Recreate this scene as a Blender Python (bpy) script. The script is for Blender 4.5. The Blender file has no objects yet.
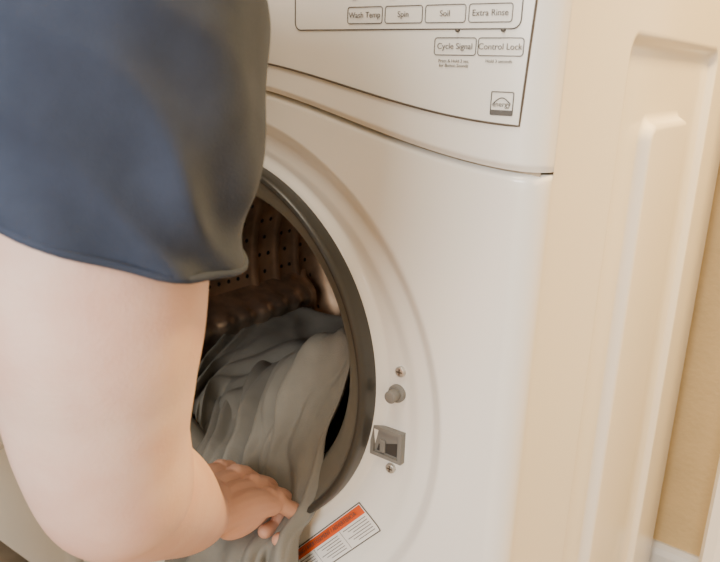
import bpy, bmesh, math, random
import numpy as np
from mathutils import Vector, Matrix, noise
random.seed(4)
S=bpy.context.scene
COL=S.collection
FLOOR=-0.06

# ------------------------------------------------------------ helpers
def link(o,parent=None):
    COL.objects.link(o)
    if parent is not None: o.parent=parent
    return o
def empty(name,loc=(0,0,0)):
    e=bpy.data.objects.new(name,None); e.empty_display_size=.05
    COL.objects.link(e); return e
def mesh_obj(name,verts,faces,mat=None,parent=None,smooth=True):
    me=bpy.data.meshes.new(name); me.from_pydata([tuple(v) for v in verts],[],faces); me.update()
    if smooth: me.polygons.foreach_set("use_smooth",[True]*len(me.polygons))
    o=bpy.data.objects.new(name,me)
    if mat: me.materials.append(mat)
    return link(o,parent)
def bm_obj(name,bm,mat=None,parent=None,smooth=False):
    bmesh.ops.recalc_face_normals(bm,faces=bm.faces)
    me=bpy.data.meshes.new(name); bm.to_mesh(me); bm.free()
    if smooth: me.polygons.foreach_set("use_smooth",[True]*len(me.polygons))
    o=bpy.data.objects.new(name,me)
    if mat: me.materials.append(mat)
    return link(o,parent)
def box(name,lo,hi,mat,parent=None,bevel=0.0):
    bm=bmesh.new(); bmesh.ops.create_cube(bm,size=1)
    c=[(a+b)/2 for a,b in zip(lo,hi)]; s=[b-a for a,b in zip(lo,hi)]
    for v in bm.verts: v.co=Vector((v.co.x*s[0]+c[0],v.co.y*s[1]+c[1],v.co.z*s[2]+c[2]))
    if bevel>0: bmesh.ops.bevel(bm,geom=bm.edges[:],offset=bevel,segments=3,affect='EDGES',profile=.5)
    return bm_obj(name,bm,mat,parent)
def sstep(a,b,x):
    t=np.clip((x-a)/(b-a),0,1); return t*t*(3-2*t)

def mat(name,col,rough=.5,metal=0.,noise_amt=0.,noise_scale=5.,bump=0.,bump_scale=200.,sss=0.,coat=0.,col2=None,sheen=0.,spec=.5,trans=0.):
    m=bpy.data.materials.new(name); m.use_nodes=True
    nt=m.node_tree; b=nt.nodes["Principled BSDF"]
    b.inputs["Roughness"].default_value=rough; b.inputs["Metallic"].default_value=metal
    b.inputs["Specular IOR Level"].default_value=spec
    b.inputs["Coat Weight"].default_value=coat
    b.inputs["Sheen Weight"].default_value=sheen
    b.inputs["Transmission Weight"].default_value=trans
    if sss>0:
        b.inputs["Subsurface Weight"].default_value=sss
        b.inputs["Subsurface Radius"].default_value=(1,.35,.2)
        b.inputs["Subsurface Scale"].default_value=.005
    tc=nt.nodes.new("ShaderNodeTexCoord")
    nz=nt.nodes.new("ShaderNodeTexNoise"); nz.inputs["Scale"].default_value=noise_scale; nz.inputs["Detail"].default_value=4
    nt.links.new(tc.outputs["Object"],nz.inputs["Vector"])
    mx=nt.nodes.new("ShaderNodeMix"); mx.data_type='RGBA'
    c2=col2 if col2 else tuple(c*(1-noise_amt) for c in col)
    mx.inputs[6].default_value=(*col,1); mx.inputs[7].default_value=(*c2,1)
    rp=nt.nodes.new("ShaderNodeMapRange"); rp.inputs[1].default_value=.35; rp.inputs[2].default_value=.65
    nt.links.new(nz.outputs["Fac"],rp.inputs[0]); nt.links.new(rp.outputs[0],mx.inputs[0])
    nt.links.new(mx.outputs[2],b.inputs["Base Color"])
    if bump>0:
        n2=nt.nodes.new("ShaderNodeTexNoise"); n2.inputs["Scale"].default_value=bump_scale; n2.inputs["Detail"].default_value=3
        nt.links.new(tc.outputs["Object"],n2.inputs["Vector"])
        bp=nt.nodes.new("ShaderNodeBump"); bp.inputs["Strength"].default_value=bump; bp.inputs["Distance"].default_value=.002
        nt.links.new(n2.outputs["Fac"],bp.inputs["Height"]); nt.links.new(bp.outputs[0],b.inputs["Normal"])
    return m

M_enamel=mat("white_enamel",(.84,.810,.745),rough=.28,noise_amt=.02,coat=.3)
M_console=mat("console_plastic",(.84,.810,.745),rough=.38,noise_amt=.02)
M_panel=mat("console_overlay",(.81,.785,.72),rough=.33,noise_amt=.01)
M_ink=mat("printed_ink",(.10,.09,.08),rough=.5,noise_amt=.1)
M_gap=mat("dark_gap",(.09,.07,.05),rough=.7,noise_amt=.1)
M_seam_shadow=mat("seam_shadow_tint",(.42,.34,.24),rough=.7,noise_amt=.1)  # brown tint stands in for the soft shadow along the seam
M_gasket=mat("rubber_gasket",(.160,.150,.120),rough=.45,noise_amt=.15,noise_scale=20)
M_bead=mat("black_rubber",(.04,.038,.032),rough=.35,noise_amt=.1)
M_steel=mat("drum_steel",(.62,.42,.27),rough=.46,metal=.8,noise_amt=.65,noise_scale=14)
M_baffle=mat("baffle_steel",(.75,.58,.44),rough=.32,metal=.85,noise_amt=.6,noise_scale=20)
M_hole=mat("drum_hole",(.008,.005,.004),rough=.9)
M_chrome=mat("screw_chrome",(.55,.53,.49),rough=.35,metal=.7)
M_latch=mat("latch_gray_plastic",(.22,.21,.19),rough=.6,noise_amt=.1,spec=.3)
M_latchd=mat("latch_dark",(.04,.035,.03),rough=.7)
M_label=mat("label_paper",(.82,.80,.76),rough=.6,noise_amt=.03)
M_orange=mat("label_orange",(.72,.10,.015),rough=.6,noise_amt=.05)
M_wall=mat("textured_wall_paint",(.68,.48,.22),rough=.85,noise_amt=.12,noise_scale=8,bump=.9,bump_scale=110)
M_wall2=mat("wall_paint_plain",(.74,.67,.54),rough=.9,noise_amt=.05)
M_trim=mat("white_trim_paint",(.82,.78,.70),rough=.45,noise_amt=.03)
M_floor=mat("vinyl_floor",(.42,.33,.23),rough=.5,noise_amt=.3,noise_scale=14)
M_ceil=mat("ceiling_paint",(.8,.77,.7),rough=.9)
M_skin=mat("skin",(.85,.63,.54),rough=.55,noise_scale=22,col2=(.79,.51,.42),sss=.06,bump=.16,bump_scale=420)
M_shirt=mat("navy_tshirt_knit",(.056,.071,.112),rough=1.0,noise_amt=.16,noise_scale=40,bump=.16,bump_scale=800,sheen=.05,spec=.04)
M_jeans=mat("denim",(.06,.085,.15),rough=.9,noise_amt=.3,noise_scale=60,bump=.3,bump_scale=700)
M_shoe=mat("shoe_leather",(.08,.07,.065),rough=.6,noise_amt=.2)
M_hair=mat("brown_hair",(.09,.055,.03),rough=.7,noise_amt=.5,noise_scale=60,bump=.8,bump_scale=300)
M_eye=mat("eye_white",(.85,.83,.8),rough=.2)
M_iris=mat("eye_iris",(.05,.04,.03),rough=.2)
M_lip=mat("lips",(.6,.26,.22),rough=.4)
M_cloth=mat("gray_bedsheet_fabric",(.245,.232,.198),rough=1.0,noise_amt=.16,noise_scale=18,bump=.3,bump_scale=700,sheen=.04,spec=.06)
M_glass=mat("door_glass",(.35,.36,.36),rough=.06,trans=.9)
M_doorgray=mat("door_inner_gray",(.36,.35,.33),rough=.4,noise_amt=.05)

# skin: hands and elbows redder than the pale upper arm
nt=M_skin.node_tree; b=nt.nodes["Principled BSDF"]; src=b.inputs["Base Color"].links[0].from_socket
tc=nt.nodes.new("ShaderNodeTexCoord"); sx=nt.nodes.new("ShaderNodeSeparateXYZ"); nt.links.new(tc.outputs["Object"],sx.inputs[0])
mr=nt.nodes.new("ShaderNodeMapRange"); mr.inputs[1].default_value=.62; mr.inputs[2].default_value=.40
nt.links.new(sx.outputs[2],mr.inputs[0])
m2=nt.nodes.new("ShaderNodeMix"); m2.data_type='RGBA'; nt.links.new(mr.outputs[0],m2.inputs[0]); nt.links.new(src,m2.inputs[6]); m2.inputs[7].default_value=(.64,.34,.23,1)
nt.links.new(m2.outputs[2],b.inputs["Base Color"])

# ------------------------------------------------------------ washer surface functions
ZO,RO=.531,.2000
ZP,RP=.500,.277
HX=.343; CR=.020; DEPTH=.673; ZB=0.0; ZT=.945
def bow(x): return .093*x*x
def seam(x): return .745+.0275*(1+np.cos(math.pi*np.clip(np.abs(x),0,.343)/.35))
def corner(x):
    e=np.clip((np.abs(x)-(HX-CR))/CR,0,1); return CR*(1-np.sqrt(np.maximum(0,1-e*e)))
def front_y(x,z,relief=True):
    y=bow(x)+corner(x)
    if relief:
        r2=np.sqrt(x*x+(z-ZP)**2); y=y+.010*(1-sstep(RP-.014,RP+.002,r2))+.003*(1-sstep(.236,.252,r2))
        r1=np.sqrt(x*x+(z-ZO)**2); y=y-.006*(1-sstep(RO+.004,RO+.016,r1))
    return y

def front_panel(name,parent,relief=True):
    N=480
    tl=np.concatenate([np.linspace(0,.9,84),1-.1*(1-np.linspace(0,1,24)[1:])**2])
    ang=np.linspace(0,2*math.pi,N,endpoint=False)
    for cxz in ((HX,ZB),(-HX,ZB),(HX,float(seam(HX))),(-HX,float(seam(HX)))):
        a=math.atan2(cxz[1]-ZO,cxz[0])%(2*math.pi); k=int(np.argmin(np.abs(ang-a))); ang[k]=a
    V=[];F=[]
    for a in ang:
        ca,sa=math.cos(a),math.sin(a)
        rb=1e9
        if abs(ca)>1e-9: rb=min(rb,HX/abs(ca))
        if sa<-1e-9: rb=min(rb,(ZO-ZB)/-sa)
        if sa>0:
            lo,hi=RO,min(rb,.6)
            if ZO+hi*sa>float(seam(hi*ca)):
                for _ in range(40):
                    m=(lo+hi)/2
                    if ZO+m*sa>float(seam(m*ca)): hi=m
                    else: lo=m
                rb=hi
        for t in tl:
            r=RO+(rb-RO)*t; x=r*ca; z=ZO+r*sa
            y=float(front_y(np.float64(x),np.float64(z),relief))
            dz=float(seam(x))-z
            if dz<.006: y+=.004*(1-max(dz,0)/.006)**2
            V.append((x,y,z))
    n=len(tl)
    for i in range(N):
        j=(i+1)%N
        for k in range(n-1):
            F.append((i*n+k,i*n+k+1,j*n+k+1,j*n+k))
    return mesh_obj(name,V,F,M_enamel,parent)

def rrect(y,z,y0,y1,z0,z1,r):
    cy,cz=(y0+y1)/2,(z0+z1)/2; hy,hz=(y1-y0)/2-r,(z1-z0)/2-r
    qy=np.abs(y-cy)-hy; qz=np.abs(z-cz)-hz
    return np.sqrt(np.maximum(qy,0)**2+np.maximum(qz,0)**2)+np.minimum(np.maximum(qy,qz),0)-r

def side_panel(name,parent,sign):
    y0=float(bow(HX))+CR-.001
    ys=np.linspace(y0,DEPTH,300); zs=np.linspace(ZB,ZT,280)
    Y,Z=np.meshgrid(ys,zs)
    d1=rrect(Y,Z,.175,.535,.03,.853,.022)
    d2=rrect(Y,Z,.262,.425,.10,.778,.022)
    X=HX-.009*(1-sstep(-.010,.0,d1))+.012*(1-sstep(-.010,.0,d2))
    X=X-.006*sstep(DEPTH-.01,DEPTH,Y)
    X[-1,:]-=.004; 
    V=[(sign*x,y,z) for x,y,z in zip(X.ravel(),Y.ravel(),Z.ravel())]
    n=len(ys);F=[]
    for i in range(len(zs)-1):
        for j in range(n-1):
            q=(i*n+j,i*n+j+1,(i+1)*n+j+1,(i+1)*n+j); F.append(q if sign>0 else q[::-1])
    return mesh_obj(name,V,F,M_enamel,parent)

def console_y(x,z):
    y=bow(x)+corner(x)-.004*(1-sstep(.31,.340,np.abs(x)))
    lo=seam(x)+.002
    y=y+.003*(1-sstep(0,.005,z-lo))
    y=y+.020*(1-np.sqrt(np.maximum(0,1-np.clip((z-(ZT-.02))/.02,0,1)**2)))
    return y
def console(name,parent):
    xs=np.concatenate([np.linspace(-HX,-HX+CR,14)[:-1],np.linspace(-HX+CR,HX-CR,140),np.linspace(HX-CR,HX,14)[1:]])
    ts=np.concatenate([np.linspace(0,.06,9)[:-1],np.linspace(.06,.88,40),np.linspace(.88,1,14)[1:]])
    V=[];F=[]
    for t in ts:
        for x in xs:
            lo=float(seam(x))+.002; z=lo+(ZT-lo)*t
            V.append((x,float(console_y(np.float64(x),np.float64(z))),z))
    n=len(xs)
    for i in range(len(ts)-1):
        for j in range(n-1): F.append((i*n+j,i*n+j+1,(i+1)*n+j+1,(i+1)*n+j))
    return mesh_obj(name,V,F,M_console,parent)

def curve_tube(name,pts,r,mat_,parent,cyclic=False):
    cu=bpy.data.curves.new(name,'CURVE'); cu.dimensions='3D'; cu.bevel_depth=r; cu.bevel_resolution=2
    sp=cu.splines.new('POLY'); sp.points.add(len(pts)-1)
    for p,q in zip(sp.points,pts): p.co=(*q,1)
    sp.use_cyclic_u=cyclic
    cu.materials.append(mat_)
    o=bpy.data.objects.new(name,cu); return link(o,parent)
def on_console(x,z,off=.0012):
    return (x,float(console_y(np.float64(x),np.float64(min(z,.92))))-off,z)
def text(name,s,x,z,size,parent,mat_=None,off=.0016,align='CENTER',loc=None,rot=None):
    cu=bpy.data.curves.new(name,'FONT'); cu.body=s; cu.size=size; cu.align_x=align; cu.align_y='CENTER'; cu.extrude=.0001
    cu.materials.append(mat_ or M_ink)
    o=bpy.data.objects.new(name,cu)
    o.location=loc if loc else on_console(x,z,off)
    o.rotation_euler=rot if rot else (math.pi/2,0,math.atan(2*.093*x))
    return link(o,parent)
def rr_outline(name,x0,x1,z0,z1,r,th,parent,off=.0012):
    pts=[]
    for cx,cz,a0 in ((x1-r,z1-r,0),(x0+r,z1-r,90),(x0+r,z0+r,180),(x1-r,z0+r,270)):
        for k in range(7):
            a=math.radians(a0+15*k); pts.append((cx+r*math.cos(a),cz+r*math.sin(a)))
    out=[]
    for i,p in enumerate(pts):
        q=pts[(i+1)%len(pts)]; n=max(1,int(math.hypot(q[0]-p[0],q[1]-p[1])/.01))
        for k in range(n): out.append(on_console(p[0]+(q[0]-p[0])*k/n,p[1]+(q[1]-p[1])*k/n,off))
    return curve_tube(name,out,th,M_ink,parent,True)

def revolve(name,prof,cx,cz,mats,parent,N=160,matfun=None):
    V=[];F=[]
    for i in range(N):
        a=2*math.pi*i/N
        for r,y in prof: V.append((cx+r*math.cos(a),y,cz+r*math.sin(a)))
    n=len(prof)
    for i in range(N):
        j=(i+1)%N
        for k in range(n-1): F.append((i*n+k,j*n+k,j*n+k+1,i*n+k+1))
    o=mesh_obj(name,V,F,None,parent)
    for m in mats: o.data.materials.append(m)
    if matfun:
        for idx,p in enumerate(o.data.polygons): p.material_index=matfun(idx%(n-1))
    return o
def disc_y(name,cx,y0,y1,cz,r,mat_,parent,bevel=.001,segs=32):
    bm=bmesh.new(); bmesh.ops.create_cone(bm,cap_ends=True,segments=segs,radius1=r,radius2=r,depth=abs(y1-y0))
    bmesh.ops.rotate(bm,verts=bm.verts,matrix=Matrix.Rotation(math.pi/2,3,'X'))
    bmesh.ops.translate(bm,verts=bm.verts,vec=(cx,(y0+y1)/2,cz))
    if bevel>0: bmesh.ops.bevel(bm,geom=[e for e in bm.edges if len(e.link_faces)==2 and any(len(f.verts)>8 for f in e.link_faces)],offset=bevel,segments=3,affect='EDGES',profile=.5)
    return bm_obj(name,bm,mat_,parent,True)

def cabinet_shell(root):
    side_panel("side_right",root,1); side_panel("side_left",root,-1)
    console("console_body",root)
    box("top_lid",(-HX+.004,CR+.012,ZT-.006),(HX-.004,DEPTH-.004,ZT+.004),M_enamel,root,.003)
    box("back_panel",(-HX+.006,DEPTH-.012,ZB+.01),(HX-.006,DEPTH-.004,ZT-.006),M_enamel,root)
    box("base_pan",(-HX+.006,.035,ZB-.004),(HX-.006,DEPTH-.012,ZB+.006),M_gap,root)
    for i,(fx,fy_) in enumerate(((-.29,.08),(.29,.08),(-.29,.60),(.29,.60))):
        bm=bmesh.new(); bmesh.ops.create_cone(bm,cap_ends=True,segments=20,radius1=.024,radius2=.018,depth=.058)
        bmesh.ops.translate(bm,verts=bm.verts,vec=(fx,fy_,FLOOR+.029)); bm_obj("foot_%d"%(i+1),bm,M_bead,root)
    def lowz(x): return float(seam(x))+.0245+.010*min(1,max(0,(abs(x)-.05)/.28))
    xs=np.linspace(-.322,.323,90); V=[];F=[]
    for t in np.linspace(0,1,10):
        for x in xs:
            z0=lowz(x); xx=x+.006*t*np.sign(x)*(abs(x)/.323)**8; V.append(on_console(xx,z0+(ZT-.028-z0)*t,.0008))
    for i in range(9):
        for j in range(89): F.append((i*90+j,i*90+j+1,(i+1)*90+j+1,(i+1)*90+j))
    mesh_obj("control_overlay",V,F,M_panel,root)
    out=[V[j] for j in range(90)]+[V[i*90+89] for i in range(1,10)]+[V[9*90+j] for j in range(88,-1,-1)]+[V[i*90] for i in range(8,0,-1)]
    curve_tube("overlay_outline",[(a,b-.0003,c) for a,b,c in out],.0008,M_gap,root,True)

washer=empty("front_load_washer")
front_panel("front_panel",washer)
cabinet_shell(washer)
xs=np.linspace(-HX+.006,HX-.006,80)
V=[(x,float(bow(x))+float(corner(np.float64(x)))+.0045,float(seam(x))-.006) for x in xs]+[(x,float(bow(x))+float(corner(np.float64(x)))+.0045,float(seam(x))+.010) for x in xs]
mesh_obj("seam_shadow_strip",V,[(i,i+1,81+i,80+i) for i in range(79)],M_seam_shadow,washer)  # strip behind the gap, coloured as the seam's shadow

names=["Wash Temp","Spin","Soil","Extra Rinse"]
for i,nm in enumerate(names):
    x0=.1725+i*.0354; x1=x0+.0328
    rr_outline("button_%d"%(i+1),x0,x1,.8500,.8622,.002,.00035,washer)
    text("button_text_%d"%(i+1),nm,(x0+x1)/2,.8561,.0060,washer)
    rr_outline("led_%d"%(i+1),x0+.004,x0+.0085,.868,.8705,.001,.0006,washer)
for i,nm in enumerate(["Cycle Signal","Control Lock"]):
    x0=.2525+i*.0352; x1=x0+.0335
    rr_outline("option_button_%d"%(i+1),x0,x1,.8275,.8395,.002,.00035,washer)
    text("option_text_%d"%(i+1),nm,(x0+x1)/2,.8335,.0060,washer)
    text("option_sub_%d"%(i+1),["Press & Hold 3 sec.\nfor Button Sounds","Hold 3 seconds"][i],(x0+x1)/2,.8225-(.0008 if i==0 else -.0012),.0032,washer)
    disc_y("indicator_%d"%(i+1),(x0+x1)/2+.002,float(bow(x0))-.007,float(bow(x0))-.003,.8445,.0012,M_ink,washer,0,12)
rr_outline("cycle_options_frame",.118,.318,.8455,.915,.006,.0005,washer)
for i in range(4):
    for k in range(3):
        rr_outline("option_led_%d_%d"%(i+1,k+1),.180+i*.0352,.186+i*.0352,.876+k*.009,.8785+k*.009,.001,.0004,washer)
        text("option_name_%d_%d"%(i+1,k+1),["Hot","Warm","Cold","High","Med","Low","Heavy","Normal","Light","On","Auto","Off"][i*3+k],.195+i*.0352,.8773+k*.009,.0045,washer)
rr_outline("energy_label_frame",.301,.3175,.787,.803,.0008,.0004,washer)
curve_tube("energy_label_arc",[on_console(.303+.0125*k/12,.795+.004*math.sin(math.pi*k/12)) for k in range(13)],.0004,M_ink,washer)
text("energy_label_script","energy",.3092,.7945,.0052,washer)
bm=bmesh.new(); vs=[bm.verts.new(on_console(x,z,.0011)) for x,z in ((.301,.787),(.3175,.787),(.3175,.7905),(.301,.7905))]; bm.faces.new(vs); bm_obj("energy_label_band",bm,M_ink,washer)
disc_y("cycle_dial_ring",.035,float(bow(.045))-.012,float(bow(.045))-.002,.878,.050,M_chrome,washer,.003,64)
disc_y("cycle_dial",.035,float(bow(.045))-.034,float(bow(.045))-.010,.878,.040,M_panel,washer,.006,64)
box("dispenser_drawer",(-.315,-.006,.838),(-.12,.02,.925),M_panel,washer,.004)
box("dispenser_grip",(-.26,-.010,.842),(-.175,.0,.852),M_latch,washer,.003)

# porthole gasket
gp=[(.2050,.012),(.2050,-.002),(.2035,-.007),(.2005,-.009),(.1975,-.007),(.196,-.003),(.192,.001),(.186,.006),(.178,.011),(.171,.016),(.166,.023),(.1640,.030),(.165,.037),(.171,.045),(.182,.052),(.205,.058),(.232,.060)]
revolve("porthole_gasket",gp,0,ZO,[M_bead,M_gasket],washer,matfun=lambda k:0 if k<5 else 1)
dp=[(.232,.060),(.246,.066),(.252,.08),(.253,.20),(.253,.296),(.250,.302),(.246,.308),(.250,.314),(.253,.32),(.253,.346),(.250,.352),(.246,.358),(.250,.364),(.253,.37),(.253,.396),(.250,.402),(.246,.408),(.250,.414),(.253,.42),(.252,.44),(.235,.465),(.06,.475),(.0005,.478)]
revolve("drum",dp,0,ZO-.01,[M_steel],washer)
bm=bmesh.new()
for i in range(54):
    a=2*math.pi*i/54
    if (i%18) in (0,1,17): continue
    for k in range(17):
        y=.11+k*.020+(.010 if i%2 else 0)
        if any(abs(y-q)<.009 for q in (.308,.358,.408)): continue
        c=Vector((.2515*math.cos(a),y,ZO-.01+.2515*math.sin(a)))
        e1=Vector((-math.sin(a),0,math.cos(a))); e2=Vector((0,1,0))
        vs=[bm.verts.new(c+e1*.0036*math.cos(t*math.pi/4)+e2*.0036*math.sin(t*math.pi/4)) for t in range(8)]
        bm.faces.new(vs)
for ring in range(3,11):
    rr=ring*.021; nn=int(2*math.pi*rr/.024)
    for k in range(nn):
        a=2*math.pi*k/nn+ring*.3; c=Vector((rr*math.cos(a),.4645 if rr>.2 else .4665,ZO-.01+rr*math.sin(a)))
        vs=[bm.verts.new(c+Vector((.004*math.cos(t*math.pi/4),0,.004*math.sin(t*math.pi/4)))) for t in range(8)]; bm.faces.new(vs)
bm_obj("drum_perforations",bm,M_hole,washer)
for b_ in range(3):
    a=math.radians(200+120*b_)
    V=[];F=[]
    for iy in range(40):
        y=.12+.31*iy/39; end=math.sin(math.pi*iy/39)**.35
        for ia in range(21):
            t=(ia-10)/10; aa=a+t*.17
            h=.050*end*(max(0,math.cos(t*math.pi/2))**1.2)*(1+.10*math.cos(iy*1.3))
            r=.2525-h; V.append((r*math.cos(aa),y,ZO-.01+r*math.sin(aa)))
    for iy in range(39):
        for ia in range(20): F.append((iy*21+ia,iy*21+ia+1,(iy+1)*21+ia+1,(iy+1)*21+ia))
    mesh_obj("drum_baffle_%d"%(b_+1),V,F,M_baffle,washer)

def fy(x,z): return float(front_y(np.float64(x),np.float64(z)))
def screw(name,x,z,r):
    y=fy(x,z)
    disc_y(name,x,y-.0035,y+.001,z,r,M_chrome,washer,.0012,24)
    box(name+"_slot_a",(x-r*.6,y-.0039,z-.0006),(x+r*.6,y-.0033,z+.0006),M_gap,washer)
    box(name+"_slot_b",(x-.0006,y-.0039,z-r*.6),(x+.0006,y-.0033,z+r*.6),M_gap,washer)
screw("screw_1",.227,.558,.0050); screw("screw_2",.2215,.458,.0050)
y=fy(.225,.536)
disc_y("door_stop_base",.2245,y-.004,y+.001,.536,.0085,M_latch,washer,.001,32)
disc_y("door_stop_pin",.2245,y-.014,y-.003,.536,.0058,M_latch,washer,.0015,32)
LX=.2175; y=fy(LX,.482)
x0,x1,z0,z1,wd_=LX-.017,LX+.0175,.468,.499,.0035
for i,(lo,hi) in enumerate((((x0,y-.006,z0+wd_),(x0+wd_,y+.004,z1-wd_)),((x1-wd_,y-.006,z0+wd_),(x1,y+.004,z1-wd_)),((x0,y-.006,z0),(x1,y+.004,z0+wd_)),((x0,y-.006,z1-wd_),(x1,y+.004,z1)))):
    box("latch_bezel_%d"%i,lo,hi,M_latch,washer)
box("latch_cavity",(x0+wd_,y-.003,z0+wd_),(x1-wd_,y+.003,z1-wd_),M_latch,washer)
bm=bmesh.new(); q=[(x0+.006,z0+.005),(x1-.006,z0+.005),(x1-.006,z0+.019),(x0+.008,z0+.012)]
vs=[bm.verts.new((a,y-.0034,b)) for a,b in q]; bm.faces.new(vs); bm_obj("latch_slot",bm,M_latchd,washer)
box("latch_tongue",(LX-.007,y-.0055,.473),(LX-.001,y-.002,.486),M_latch,washer,.001)

P0=Vector((.187,0,.405)); ud=Vector((-.083,0,-.095)).normalized(); wd=Vector((.80,0,-.60))
def label_patch(name,u0,u1,w0,w1,m,off):
    V=[];F=[];nu,nw=24,8
    for i in range(nu+1):
        for j in range(nw+1):
            p=P0+ud*(u0+(u1-u0)*i/nu)+wd*(w0+(w1-w0)*j/nw)
            V.append((p.x,fy(p.x,p.z)-off,p.z))
    for i in range(nu):
        for j in range(nw): F.append((i*(nw+1)+j,i*(nw+1)+j+1,(i+1)*(nw+1)+j+1,(i+1)*(nw+1)+j))
    mesh_obj(name,V,F,m,washer)
label_patch("warning_label",0,.15,0,.032,M_label,.0010)
label_patch("warning_label_border",-.001,.151,-.0012,.0332,M_ink,.0006)
label_patch("warning_label_orange",.001,.149,.0008,.0105,M_orange,.0014)
for k in range(3):
    u=.012+k*.05
    label_patch("warning_rule_%d"%k,u+.036,u+.0366,.011,.031,M_ink,.0014)
    for l_ in range(6):
        label_patch("warning_line_%d_%d"%(k,l_),u-.008,u+.032-(l_%3)*.006,.0130+l_*.0030,.0137+l_*.0030,M_ink,.0014)
angl=math.atan2(.095,.083)
tp=P0+ud*.075+wd*.0056
tx=text("warning_text","WARNING / AVERTISSEMENT / ADVERTENCIA",0,0,.0064,washer,loc=(tp.x,fy(tp.x,tp.z)-.0030,tp.z))
tx.rotation_euler=(math.pi/2,-angl,0)

door=empty("door_assembly"); door.parent=washer
dpr=[(.245,.000),(.250,-.010),(.248,-.028),(.238,-.038),(.222,-.040),(.214,-.034),(.205,-.034)]
revolve("door_outer_ring",[(.02,.012),(.20,.012),(.235,.008)]+dpr,0,0,[M_enamel],door)
revolve("door_inner_ring",[(.214,-.036),(.208,-.044),(.190,-.046),(.172,-.044),(.165,-.036)],0,0,[M_doorgray],door)
revolve("door_glass_bowl",[(.166,-.038),(.158,-.07),(.145,-.10),(.115,-.125),(.06,-.138),(.0005,-.141)],0,0,[M_glass],door)
for i,a in enumerate((20,70,120,170,215,250,300,340)):
    disc_y("door_screw_%d"%i,.218*math.cos(math.radians(a)),-.045,-.036,.218*math.sin(math.radians(a)),.005,M_chrome,door,.001,20)
box("door_hinge",(-.262,-.030,-.05),(-.238,.010,.05),M_chrome,door,.003)
th=math.radians(228)
door.matrix_world=Matrix.Translation((-.252,-.012,ZO))@Matrix.Rotation(th,4,'Z')@Matrix.Translation((.25,0,0))@Matrix.Scale(-1,4,(0,1,0))

dryer=empty("clothes_dryer")
front_panel("front_panel",dryer,True)
cabinet_shell(dryer)
revolve("door_ring",[(.265,.014),(.262,-.012),(.25,-.022),(.225,-.024),(.21,-.016),(.20,-.016),(.0005,-.020)],0,.52,[M_enamel,M_doorgray],dryer,matfun=lambda k:0 if k<4 else 1)
disc_y("cycle_dial",.0,-.034,-.004,.872,.045,M_panel,dryer,.006,64)
dryer.location=(-.715,0,0)

# ------------------------------------------------------------ room
box("floor",(-1.9,-2.6,FLOOR-.03),(1.9,.86,FLOOR),M_floor)
box("wall_back",(-1.9,.735,FLOOR),(1.9,.86,2.4),M_wall)
box("wall_left",(-2.0,-2.6,FLOOR),(-1.9,.86,2.4),M_wall2)
box("wall_right",(1.9,-2.6,FLOOR),(2.0,.86,2.4),M_wall2)
box("wall_front",(-2.0,-2.7,FLOOR),(2.0,-2.6,2.4),M_wall2)
box("ceiling",(-2.0,-2.7,2.4),(2.0,.86,2.46),M_ceil)
bm=bmesh.new()
prof=[(.735,FLOOR),(.718,FLOOR),(.718,-.005),(.722,.006),(.730,.012),(.735,.012)]
vl=[[bm.verts.new((x,y,z)) for y,z in prof] for x in (-1.9,.42)]
for i in range(5): bm.faces.new((vl[0][i],vl[0][i+1],vl[1][i+1],vl[1][i]))
bm_obj("baseboard_back",bm,M_trim)
bm=bmesh.new()
prof=[(.424,.735),(.424,.60),(.430,.585),(.445,.58),(.50,.58),(.505,.59),(.515,.592),(.56,.592),(.56,.735)]
vl=[[bm.verts.new((x,y,z)) for x,y in prof] for z in (FLOOR,2.4)]
n=len(prof)
for i in range(n): bm.faces.new((vl[0][i],vl[0][(i+1)%n],vl[1][(i+1)%n],vl[1][i]))
bm_obj("trim_1",bm,M_trim)

# ------------------------------------------------------------ organic modelling helpers
def catmull(P,sub):
    P=[np.array(p,float) for p in P]; out=[]
    Q=[2*P[0]-P[1]]+P+[2*P[-1]-P[-2]]
    for i in range(1,len(Q)-2):
        for k in range(sub):
            t=k/sub; a,b,c,d=Q[i-1],Q[i],Q[i+1],Q[i+2]
            out.append(.5*((2*b)+(-a+c)*t+(2*a-5*b+4*c-d)*t*t+(-a+3*b-3*c+d)*t**3))
    out.append(P[-1]); return out
def tube(bm,pts,rad,up=(0,0,1),n=20,sub=6):
    rad=[(r,r) if not isinstance(r,tuple) else r for r in rad]
    full=catmull([tuple(p)+r for p,r in zip(pts,rad)],sub)
    C=[Vector(f[:3]) for f in full]; Rr=[(max(.001,f[3]),max(.001,f[4])) for f in full]
    rings=[]
    T=[(C[min(i+1,len(C)-1)]-C[max(i-1,0)]).normalized() for i in range(len(C))]
    upv=Vector(up); seq=[]
    for phi in (80,60,40,20):
        a=math.radians(phi); rm=sum(Rr[0])/2; seq.append((C[0]-T[0]*rm*math.sin(a),T[0],Rr[0][0]*math.cos(a),Rr[0][1]*math.cos(a)))
    for c,t,r in zip(C,T,Rr): seq.append((c,t,r[0],r[1]))
    for phi in (20,40,60,80):
        a=math.radians(phi); rm=sum(Rr[-1])/2; seq.append((C[-1]+T[-1]*rm*math.sin(a),T[-1],Rr[-1][0]*math.cos(a),Rr[-1][1]*math.cos(a)))
    for c,t,ra,rb in seq:
        u=upv-t*upv.dot(t)
        if u.length<1e-3: u=Vector((1,0,0))-t*t.x
        u.normalize(); s=t.cross(u).normalized(); upv=u
        rings.append([bm.verts.new(c+s*ra*math.cos(2*math.pi*k/n)+u*rb*math.sin(2*math.pi*k/n)) for k in range(n)])
    for i in range(len(rings)-1):
        for k in range(n):
            j=(k+1)%n; bm.faces.new((rings[i][k],rings[i][j],rings[i+1][j],rings[i+1][k]))
    bm.faces.new(rings[0][::-1]); bm.faces.new(rings[-1])
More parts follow.
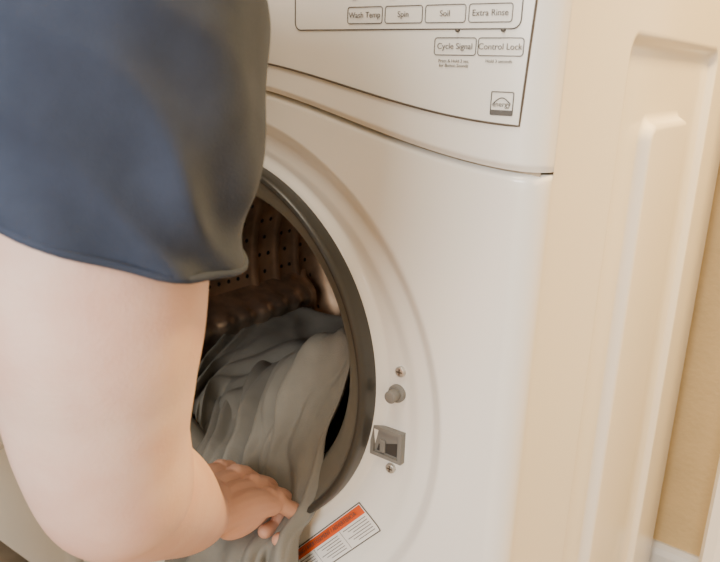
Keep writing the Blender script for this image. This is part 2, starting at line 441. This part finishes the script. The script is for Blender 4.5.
def ellipsoid(bm,c,r,rot=None,seg=24):
    m=Matrix.Translation(c)@(rot.to_4x4() if rot else Matrix.Identity(4))@Matrix.Diagonal((*r,1))
    bmesh.ops.create_uvsphere(bm,u_segments=seg,v_segments=seg//2,radius=1,matrix=m)
def organic(name,bm,mat_,parent,voxel,smooth_it,factor=.5):
    bmesh.ops.recalc_face_normals(bm,faces=bm.faces)
    me=bpy.data.meshes.new(name+"_tmp"); bm.to_mesh(me); bm.free()
    o=bpy.data.objects.new(name+"_tmp",me); COL.objects.link(o)
    m=o.modifiers.new("r",'REMESH'); m.mode='VOXEL'; m.voxel_size=voxel
    if smooth_it:
        s=o.modifiers.new("s",'SMOOTH'); s.iterations=smooth_it; s.factor=factor
    dg=bpy.context.evaluated_depsgraph_get(); dg.update()
    nm=bpy.data.meshes.new_from_object(o.evaluated_get(dg)); nm.name=name
    bpy.data.objects.remove(o); bpy.data.meshes.remove(me)
    nm.materials.clear(); nm.materials.append(mat_)
    nm.polygons.foreach_set("use_smooth",[True]*len(nm.polygons))
    r=bpy.data.objects.new(name,nm); return link(r,parent)

# ------------------------------------------------------------ the man
man=empty("man")
SH=Vector((.222,-.272,.862)); EL=Vector((.2180,-.266,.582)); WR=Vector((.094,-.108,.423))
bm=bmesh.new()
tube(bm,[SH,(.228,-.276,.78),(.232,-.281,.70),(.2275,-.279,.655),(.223,-.276,.618),EL,(.209,-.253,.570)],
     [(.058,.060),(.060,.060),(.0570,.0565),(.0505,.051),(.0455,.047),(.0425,.0445),(.039,.039)],up=(0,1,0),n=72,sub=10)
tube(bm,[(.219,-.270,.586),(.197,-.240,.553),(.171,-.204,.517),(.140,-.165,.474),(.113,-.133,.441),WR,(.092,-.095,.419)],
     [(.039,.041),(.0420,.0420),(.041,.040),(.037,.035),(.0335,.030),(.0315,.0265),(.032,.024)],up=(.3,.2,.93),n=72,sub=10)
ellipsoid(bm,(.227,-.285,.574),(.018,.016,.021))
l=Vector((.965,.16,-.20)).normalized()          # towards the little finger
K=Vector((.087,-.034,.4120))
def Lp(base,a): return base+l*a
LAT=(-.031,-.0105,.0105,.0300)
HT=(-.003,.001,0,-.005)
for a,ka,h in zip((-.020,-.007,.007,.020),LAT,HT):
    tube(bm,[Lp(WR,a*.8)+Vector((0,-.004,-.002)),Lp((WR+K)/2,(a+ka)/2)+Vector((0,0,.002)),Lp(K,ka)+Vector((0,-.006,h-.001))],[(.016,.014),(.0155,.016),(.0118,.0120)],n=14)
    ellipsoid(bm,Lp(K,ka)+Vector((0,0,h+.0005)),(.0104,.0125,.0112),None,16)
tube(bm,[WR+Vector((0,.004,-.004)),(WR+K)/2+Vector((0,0,-.008)),K+Vector((0,-.010,-.012))],[(.028,.019),(.036,.021),(.036,.015)],up=(0,0,1),n=24)
ellipsoid(bm,Lp(WR,-.022)+Vector((.0,.03,-.018)),(.016,.03,.016))
ellipsoid(bm,Lp(WR,.022)+Vector((.0,.035,-.014)),(.013,.034,.018))
def finger(start,dirs,lens,r):
    p=Vector(start); pts=[p-Vector(dirs[0]).normalized()*.012,p.copy()]; rr=[r*1.02,r*1.08]
    for i,(d,L) in enumerate(zip(dirs,lens)):
        d=Vector(d).normalized(); pts.append(p+d*L*.5); rr.append(r*(.96-.07*i)); p=p+d*L; pts.append(p.copy()); rr.append(r*(1.06-.13*i))
    tube(bm,pts,rr,n=16,sub=5)
finger(Lp(K,LAT[0])+Vector((0,0,HT[0])),[(-.02,.74,-.60),(-.03,-.35,-.93),(.02,-.95,.20)],[.043,.027,.020],.0098)
finger(Lp(K,LAT[1])+Vector((0,0,HT[1])),[(.06,.72,-.62),(.00,-.38,-.92),(.02,-.95,.20)],[.046,.029,.020],.0100)
finger(Lp(K,LAT[2])+Vector((0,0,HT[2])),[(.13,.68,-.64),(.03,-.42,-.90),(.0,-.95,.20)],[.042,.027,.019],.0096)
finger(Lp(K,LAT[3])+Vector((0,0,HT[3])),[(.20,.62,-.66),(.05,-.45,-.88),(-.05,-.95,.20)],[.034,.022,.017],.0088)
tb=Lp(WR,-.026)+Vector((0,.018,-.010))
finger(tb,[(-.35,.72,-.45),(-.02,.85,-.50),(.25,.90,-.30)],[.036,.030,.024],.0115)
organic("right_arm_and_hand",bm,M_skin,man,.0015,6,.5)

# T-shirt
bm=bmesh.new()
tube(bm,[(-.03,-.86,.80),(-.02,-.74,.835),(.00,-.60,.86),(.015,-.46,.872),(.02,-.34,.872)],[(.165,.125),(.165,.125),(.175,.13),(.185,.125),(.165,.105)],up=(0,0,1),n=32)
tube(bm,[(-.165,-.31,.86),(-.08,-.315,.88),(.04,-.31,.89),(.14,-.295,.885),(.205,-.278,.865)],[(.085,.075),(.09,.08),(.095,.085),(.09,.08),(.080,.076)],up=(0,0,1),n=28)
tube(bm,[(.214,-.278,.885),(.231,-.268,.850),(.234,-.267,.805),(.234,-.269,.770),(.232,-.272,.740),(.231,-.274,.705),(.230,-.276,.675)],
     [(.072,.080),(.079,.087),(.077,.085),(.071,.078),(.066,.072),(.067,.072),(.067,.072)],up=(.6,-.8,0),n=64,sub=10)
tube(bm,[(-.16,-.31,.87),(-.20,-.31,.83),(-.225,-.315,.77),(-.235,-.33,.72),(-.24,-.34,.66)],[.085,.083,.075,.072,.072],n=28)
tube(bm,[(.03,-.30,.90),(.03,-.235,.93)],[.085,.068],n=24)
shirt=organic("tshirt",bm,M_shirt,man,.0035,14,.6)
bm=bmesh.new(); bm.from_mesh(shirt.data)
bm.normal_update()
for v in bm.verts:
    p=v.co
    n1=noise.noise(Vector((p.x*10+3,p.y*10,p.z*12)))
    n2=noise.noise(Vector((p.x*26+7,p.y*26,p.z*10)))
    n3=noise.noise(Vector((p.x*5+1,p.y*5,p.z*5+9)))
    ang=math.atan2(p.y+.27,p.x-.232)
    fall=max(0,1-abs(p.z-.75)/.10)
    s1=math.sin((p.z*1.0+.085*math.sin(ang+.6)+.03*n3)*62+2.5*n1)
    s1=1-math.sqrt(s1*s1+.03)
    v.co+=v.normal*(.004*n1+.003*n2+.009*(s1-.35)*(.3+fall*.8)*(.6+n3)+.002*fall*math.sin(ang*6+2+3*n1))
def cut(co,no,cond):
    geom=[f for f in bm.faces if cond(f.calc_center_median())]
    es=set(e for f in geom for e in f.edges); vs=set(v for f in geom for v in f.verts)
    bmesh.ops.bisect_plane(bm,geom=list(geom)+list(es)+list(vs),plane_co=co,plane_no=no,clear_outer=False)
    no=Vector(no).normalized()
    kill=[f for f in bm.faces if cond(f.calc_center_median()) and (f.calc_center_median()-Vector(co)).dot(no)>1e-5]
    bmesh.ops.delete(bm,geom=kill,context='FACES')
cut((.238,-.264,.743),(-.32,-.22,-.92),lambda c:c.x>.12 and c.z<.81 and c.y>-.4)
cut((-.235,-.33,.70),(-.05,-.05,-1),lambda c:c.x<-.13 and c.z<.78 and c.y>-.45)
bm.to_mesh(shirt.data)
bnd=[v for v in bm.verts if v.is_boundary and v.co.x>.1]
c=sum((v.co for v in bnd),Vector())/max(1,len(bnd))
bnd.sort(key=lambda v:math.atan2(v.co.y-c.y,v.co.x-c.x))
pts=[v.co.copy() for v in bnd][::3]
bm.free()
shirt.data.polygons.foreach_set("use_smooth",[True]*len(shirt.data.polygons))
so=shirt.modifiers.new("thick",'SOLIDIFY'); so.thickness=.0035; so.offset=-1
if len(pts)>8:
    pts=[(pts[i-1]+pts[i]+pts[(i+1)%len(pts)])/3 for i in range(len(pts))]
    curve_tube("sleeve_hem",[tuple(p) for p in pts],.0020,M_shirt,man,True)

# left arm, hand on the knee
bm=bmesh.new()
tube(bm,[(-.16,-.31,.86),(-.215,-.32,.76),(-.245,-.36,.66),(-.255,-.42,.575)],[.056,.056,.05,.043],n=24)
tube(bm,[(-.255,-.42,.575),(-.235,-.465,.50),(-.205,-.515,.42),(-.195,-.535,.385)],[.043,.044,.034,.028],n=24)
tube(bm,[(-.195,-.535,.39),(-.185,-.55,.35),(-.18,-.545,.315)],[(.03,.018),(.038,.015),(.038,.012)],up=(0,-1,.3),n=20)
for i in range(4):
    a=-.03+i*.02
    p=Vector((-.18+a,-.545,.315)); tube(bm,[p,p+Vector((a*.1,.005,-.035)),p+Vector((a*.15,.018,-.062-(.008 if i in(1,2) else 0)))],[.0092,.0088,.0075],n=12)
tube(bm,[(-.165,-.535,.375),(-.135,-.52,.345),(-.125,-.50,.315)],[.013,.0105,.009],n=12)
organic("left_arm_and_hand",bm,M_skin,man,.003,5)

# head and neck
bm=bmesh.new()
HC=Vector((.02,-.105,1.055)); rotH=Matrix.Rotation(math.radians(-38),3,'X')
def H(x,y,z): return HC+rotH@Vector((x,y,z))
tube(bm,[(.03,-.30,.90),(.028,-.235,.945),H(0,-.02,-.06)],[(.066,.06),(.058,.058),(.056,.056)],n=24)
ellipsoid(bm,H(0,-.01,.035),(.076,.095,.088),rotH)
ellipsoid(bm,H(0,.018,-.03),(.062,.07,.075),rotH)
ellipsoid(bm,H(0,.058,-.085),(.028,.022,.020),rotH)
tube(bm,[H(0,.082,.018),H(0,.098,-.008),H(0,.108,-.026)],[.009,.010,.013],n=12)
for s in (-1,1):
    ellipsoid(bm,H(s*.013,.094,-.030),(.009,.010,.008),rotH,16)
    ellipsoid(bm,H(s*.078,-.012,-.005),(.008,.020,.032),rotH,16)
    ellipsoid(bm,H(s*.033,.070,.028),(.026,.016,.008),rotH,16)
    ellipsoid(bm,H(s*.040,.058,-.025),(.022,.018,.018),rotH,16)
organic("head_and_neck",bm,M_skin,man,.003,4)
for s in (-1,1):
    bm=bmesh.new(); ellipsoid(bm,H(s*.031,.073,.008),(.0125,.010,.009),rotH,16); bm_obj("eye_%s"%("l" if s<0 else "r"),bm,M_eye,man,True)
    bm=bmesh.new(); ellipsoid(bm,H(s*.031,.082,.008),(.0055,.002,.0055),rotH,16); bm_obj("iris_%s"%("l" if s<0 else "r"),bm,M_iris,man,True)
bm=bmesh.new(); ellipsoid(bm,H(0,.087,-.054),(.023,.006,.005),rotH,16); ellipsoid(bm,H(0,.085,-.061),(.018,.006,.005),rotH,16); bm_obj("lips",bm,M_lip,man,True)
bm=bmesh.new()
ellipsoid(bm,H(0,-.022,.052),(.083,.098,.084),rotH); ellipsoid(bm,H(0,-.055,.0),(.074,.062,.075),rotH)
organic("hair",bm,M_hair,man,.004,3)

# jeans and shoes
bm=bmesh.new()
tube(bm,[(-.03,-.80,.80),(-.035,-.90,.78)],[(.17,.13),(.17,.14)],n=28)
for s in (-1,1):
    x=-.035+s*.10
    tube(bm,[(x,-.90,.77),(x+s*.02,-.80,.60),(x+s*.035,-.66,.42),(x+s*.035,-.68,.36),(x+s*.03,-.78,.18),(x+s*.03,-.84,.02)],[.10,.09,.072,.066,.06,.055],up=(0,1,0),n=24)
organic("jeans",bm,M_jeans,man,.006,6)
for s in (-1,1):
    x=-.035+s*.13; bm=bmesh.new()
    tube(bm,[(x,-.87,.0),(x,-.80,-.012),(x,-.70,-.022),(x,-.62,-.028)],[(.04,.05),(.043,.045),(.046,.035),(.040,.026)],n=20)
    g=organic("shoe_%s"%("l" if s<0 else "r"),bm,M_shoe,man,.004,3)
    for v in g.data.vertices: v.co.z=max(v.co.z,FLOOR+.0005)

# ------------------------------------------------------------ bedsheet
def sheet(name,st,nfold,amp,seed,NS=150,NT=230,phase=0):
    st=[np.array(catmull([tuple(p) for p in row],24)) for row in st]
    nt=len(st[0]); cols=[]
    for j in range(nt):
        cols.append(np.array(catmull([tuple(r[j]) for r in st],int(NS/(len(st)-1)))))
    G=np.array(cols)
    tt=np.linspace(0,nt-1,NT); i0=np.clip(tt.astype(int),0,nt-2); f=(tt-i0)[:,None,None]
    G=G[i0]*(1-f)+G[i0+1]*f
    dt=np.gradient(G,axis=0); ds=np.gradient(G,axis=1)
    Nn=np.cross(dt,ds); Nn/=np.linalg.norm(Nn,axis=2,keepdims=True)+1e-9
    D=np.zeros(G.shape[:2]); ns=G.shape[1]
    for i in range(NT):
        for j in range(ns):
            t=i/(NT-1); s=j/(ns-1)
            w=noise.noise(Vector((t*1.8+seed,s*2.4,seed)))*.42
            a=noise.noise(Vector((t*2.6+seed*2,s*3.0,7)))
            q=(t+w)*nfold
            sn=math.sin(2*math.pi*q*.5+phase)
            rid=1-math.sqrt(sn*sn+.02)
            sn2=math.sin(2*math.pi*(q*.83)+5*a+1.1)
            rid2=1-math.sqrt(sn2*sn2+.03)
            cr=noise.noise(Vector((t*10,s*7,seed+4)))
            D[i,j]=amp*((rid-.36)*1.8*(.65+1.5*max(-.3,a))+.5*(rid2-.36)*(1-a))+.0025*noise.noise(Vector((t*7,s*9,seed)))+.0015*abs(cr)
            g=G[i,j]; dh=math.hypot((g[0]-.095)/.065,(g[2]-.372)/.040)
            if dh<1: D[i,j]*=.2+.8*dh
    G=G+Nn*D[...,None]
    n=ns
    V=G.reshape(-1,3); F=[(i*n+j,i*n+j+1,(i+1)*n+j+1,(i+1)*n+j) for i in range(NT-1) for j in range(n-1)]
    o=mesh_obj(name,V,F,M_cloth,bed)
    so=o.modifiers.new("thick",'SOLIDIFY'); so.thickness=.0015
    return o
bed=empty("gray_bedsheet")
sheet("main_fold",[
 [(-.20,.32,.34),(-.08,.32,.36),(.05,.30,.40),(.17,.26,.44)],
 [(-.18,.22,.385),(-.05,.18,.44),(.06,.13,.52),(.135,.085,.555)],
 [(-.14,.12,.375),(-.02,.09,.43),(.07,.07,.50),(.147,.058,.535)],
 [(-.08,.04,.375),(.01,.035,.405),(.08,.040,.450),(.148,.038,.485)],
 [(-.05,.005,.372),(.02,.014,.388),(.080,.022,.408),(.138,.016,.436)],
 [(-.045,-.020,.350),(.02,-.002,.352),(.085,.000,.362),(.142,-.010,.398)],
 [(-.045,-.032,.315),(.02,-.050,.326),(.085,-.060,.338),(.142,-.026,.360)],
 [(-.055,-.034,.255),(.02,-.064,.264),(.085,-.072,.276),(.148,-.030,.300)],
 [(-.06,-.030,.15),(.02,-.050,.15),(.080,-.052,.16),(.150,-.030,.18)]],3.7,.0145,3.3,NS=168)
sheet("inner_pile",[
 [(-.23,.40,.42),(-.10,.42,.40),(.05,.42,.42),(.20,.38,.44)],
 [(-.22,.30,.44),(-.12,.28,.42),(.02,.26,.44),(.18,.24,.46)],
 [(-.19,.16,.42),(-.13,.13,.40),(-.03,.12,.40),(.10,.12,.40)],
 [(-.13,.06,.40),(-.09,.05,.38),(-.03,.05,.375),(.06,.05,.385)]],4,.015,8.1,NS=100,NT=150)

# ------------------------------------------------------------ lights
def area(name,loc,target,size,power,col,spread=180):
    ld=bpy.data.lights.new(name,'AREA'); ld.shape='RECTANGLE'; ld.size=size[0]; ld.size_y=size[1]; ld.energy=power; ld.color=col
    ld.spread=math.radians(spread)
    o=bpy.data.objects.new(name,ld); COL.objects.link(o); o.location=loc
    o.rotation_euler=(Vector(target)-Vector(loc)).to_track_quat('-Z','Y').to_euler(); return o
area("front_fill_light",(.62,-2.3,1.40),(.1,0,.6),(1.0,1.0),74,(1.0,.985,.97))  # added soft light for the front and drum; no window is built
area("ceiling_lamp",(.30,-.75,2.34),(.35,-.6,0),(.5,.5),18,(1.0,.88,.70))
area("warm_side_fill",(.82,.42,2.05),(.343,.48,.95),(.25,.25),22,(1.0,.62,.20),90)  # added warm light grazing the right side panel; no lamp stands there
w=bpy.data.worlds.new("World"); S.world=w; w.use_nodes=True
w.node_tree.nodes["Background"].inputs[0].default_value=(1,.9,.75,1); w.node_tree.nodes["Background"].inputs[1].default_value=.15

# ------------------------------------------------------------ camera
ps,tt,ro=.637,.293,.031
F=Vector((-math.sin(ps)*math.cos(tt),math.cos(ps)*math.cos(tt),-math.sin(tt)))
R0=Vector((math.cos(ps),math.sin(ps),0)); U0=R0.cross(F)
R=R0*math.cos(ro)+U0*math.sin(ro); U=U0*math.cos(ro)-R0*math.sin(ro)
cd=bpy.data.cameras.new("camera"); cam=bpy.data.objects.new("camera",cd); COL.objects.link(cam)
mw=Matrix((( R.x,U.x,-F.x,.538),(R.y,U.y,-F.y,-.469),(R.z,U.z,-F.z,.815),(0,0,0,1)))
cam.matrix_world=mw
cd.sensor_width=36; cd.lens=34.95; cd.clip_start=.02
cd.dof.use_dof=True; cd.dof.focus_distance=.64; cd.dof.aperture_fstop=15
S.camera=cam
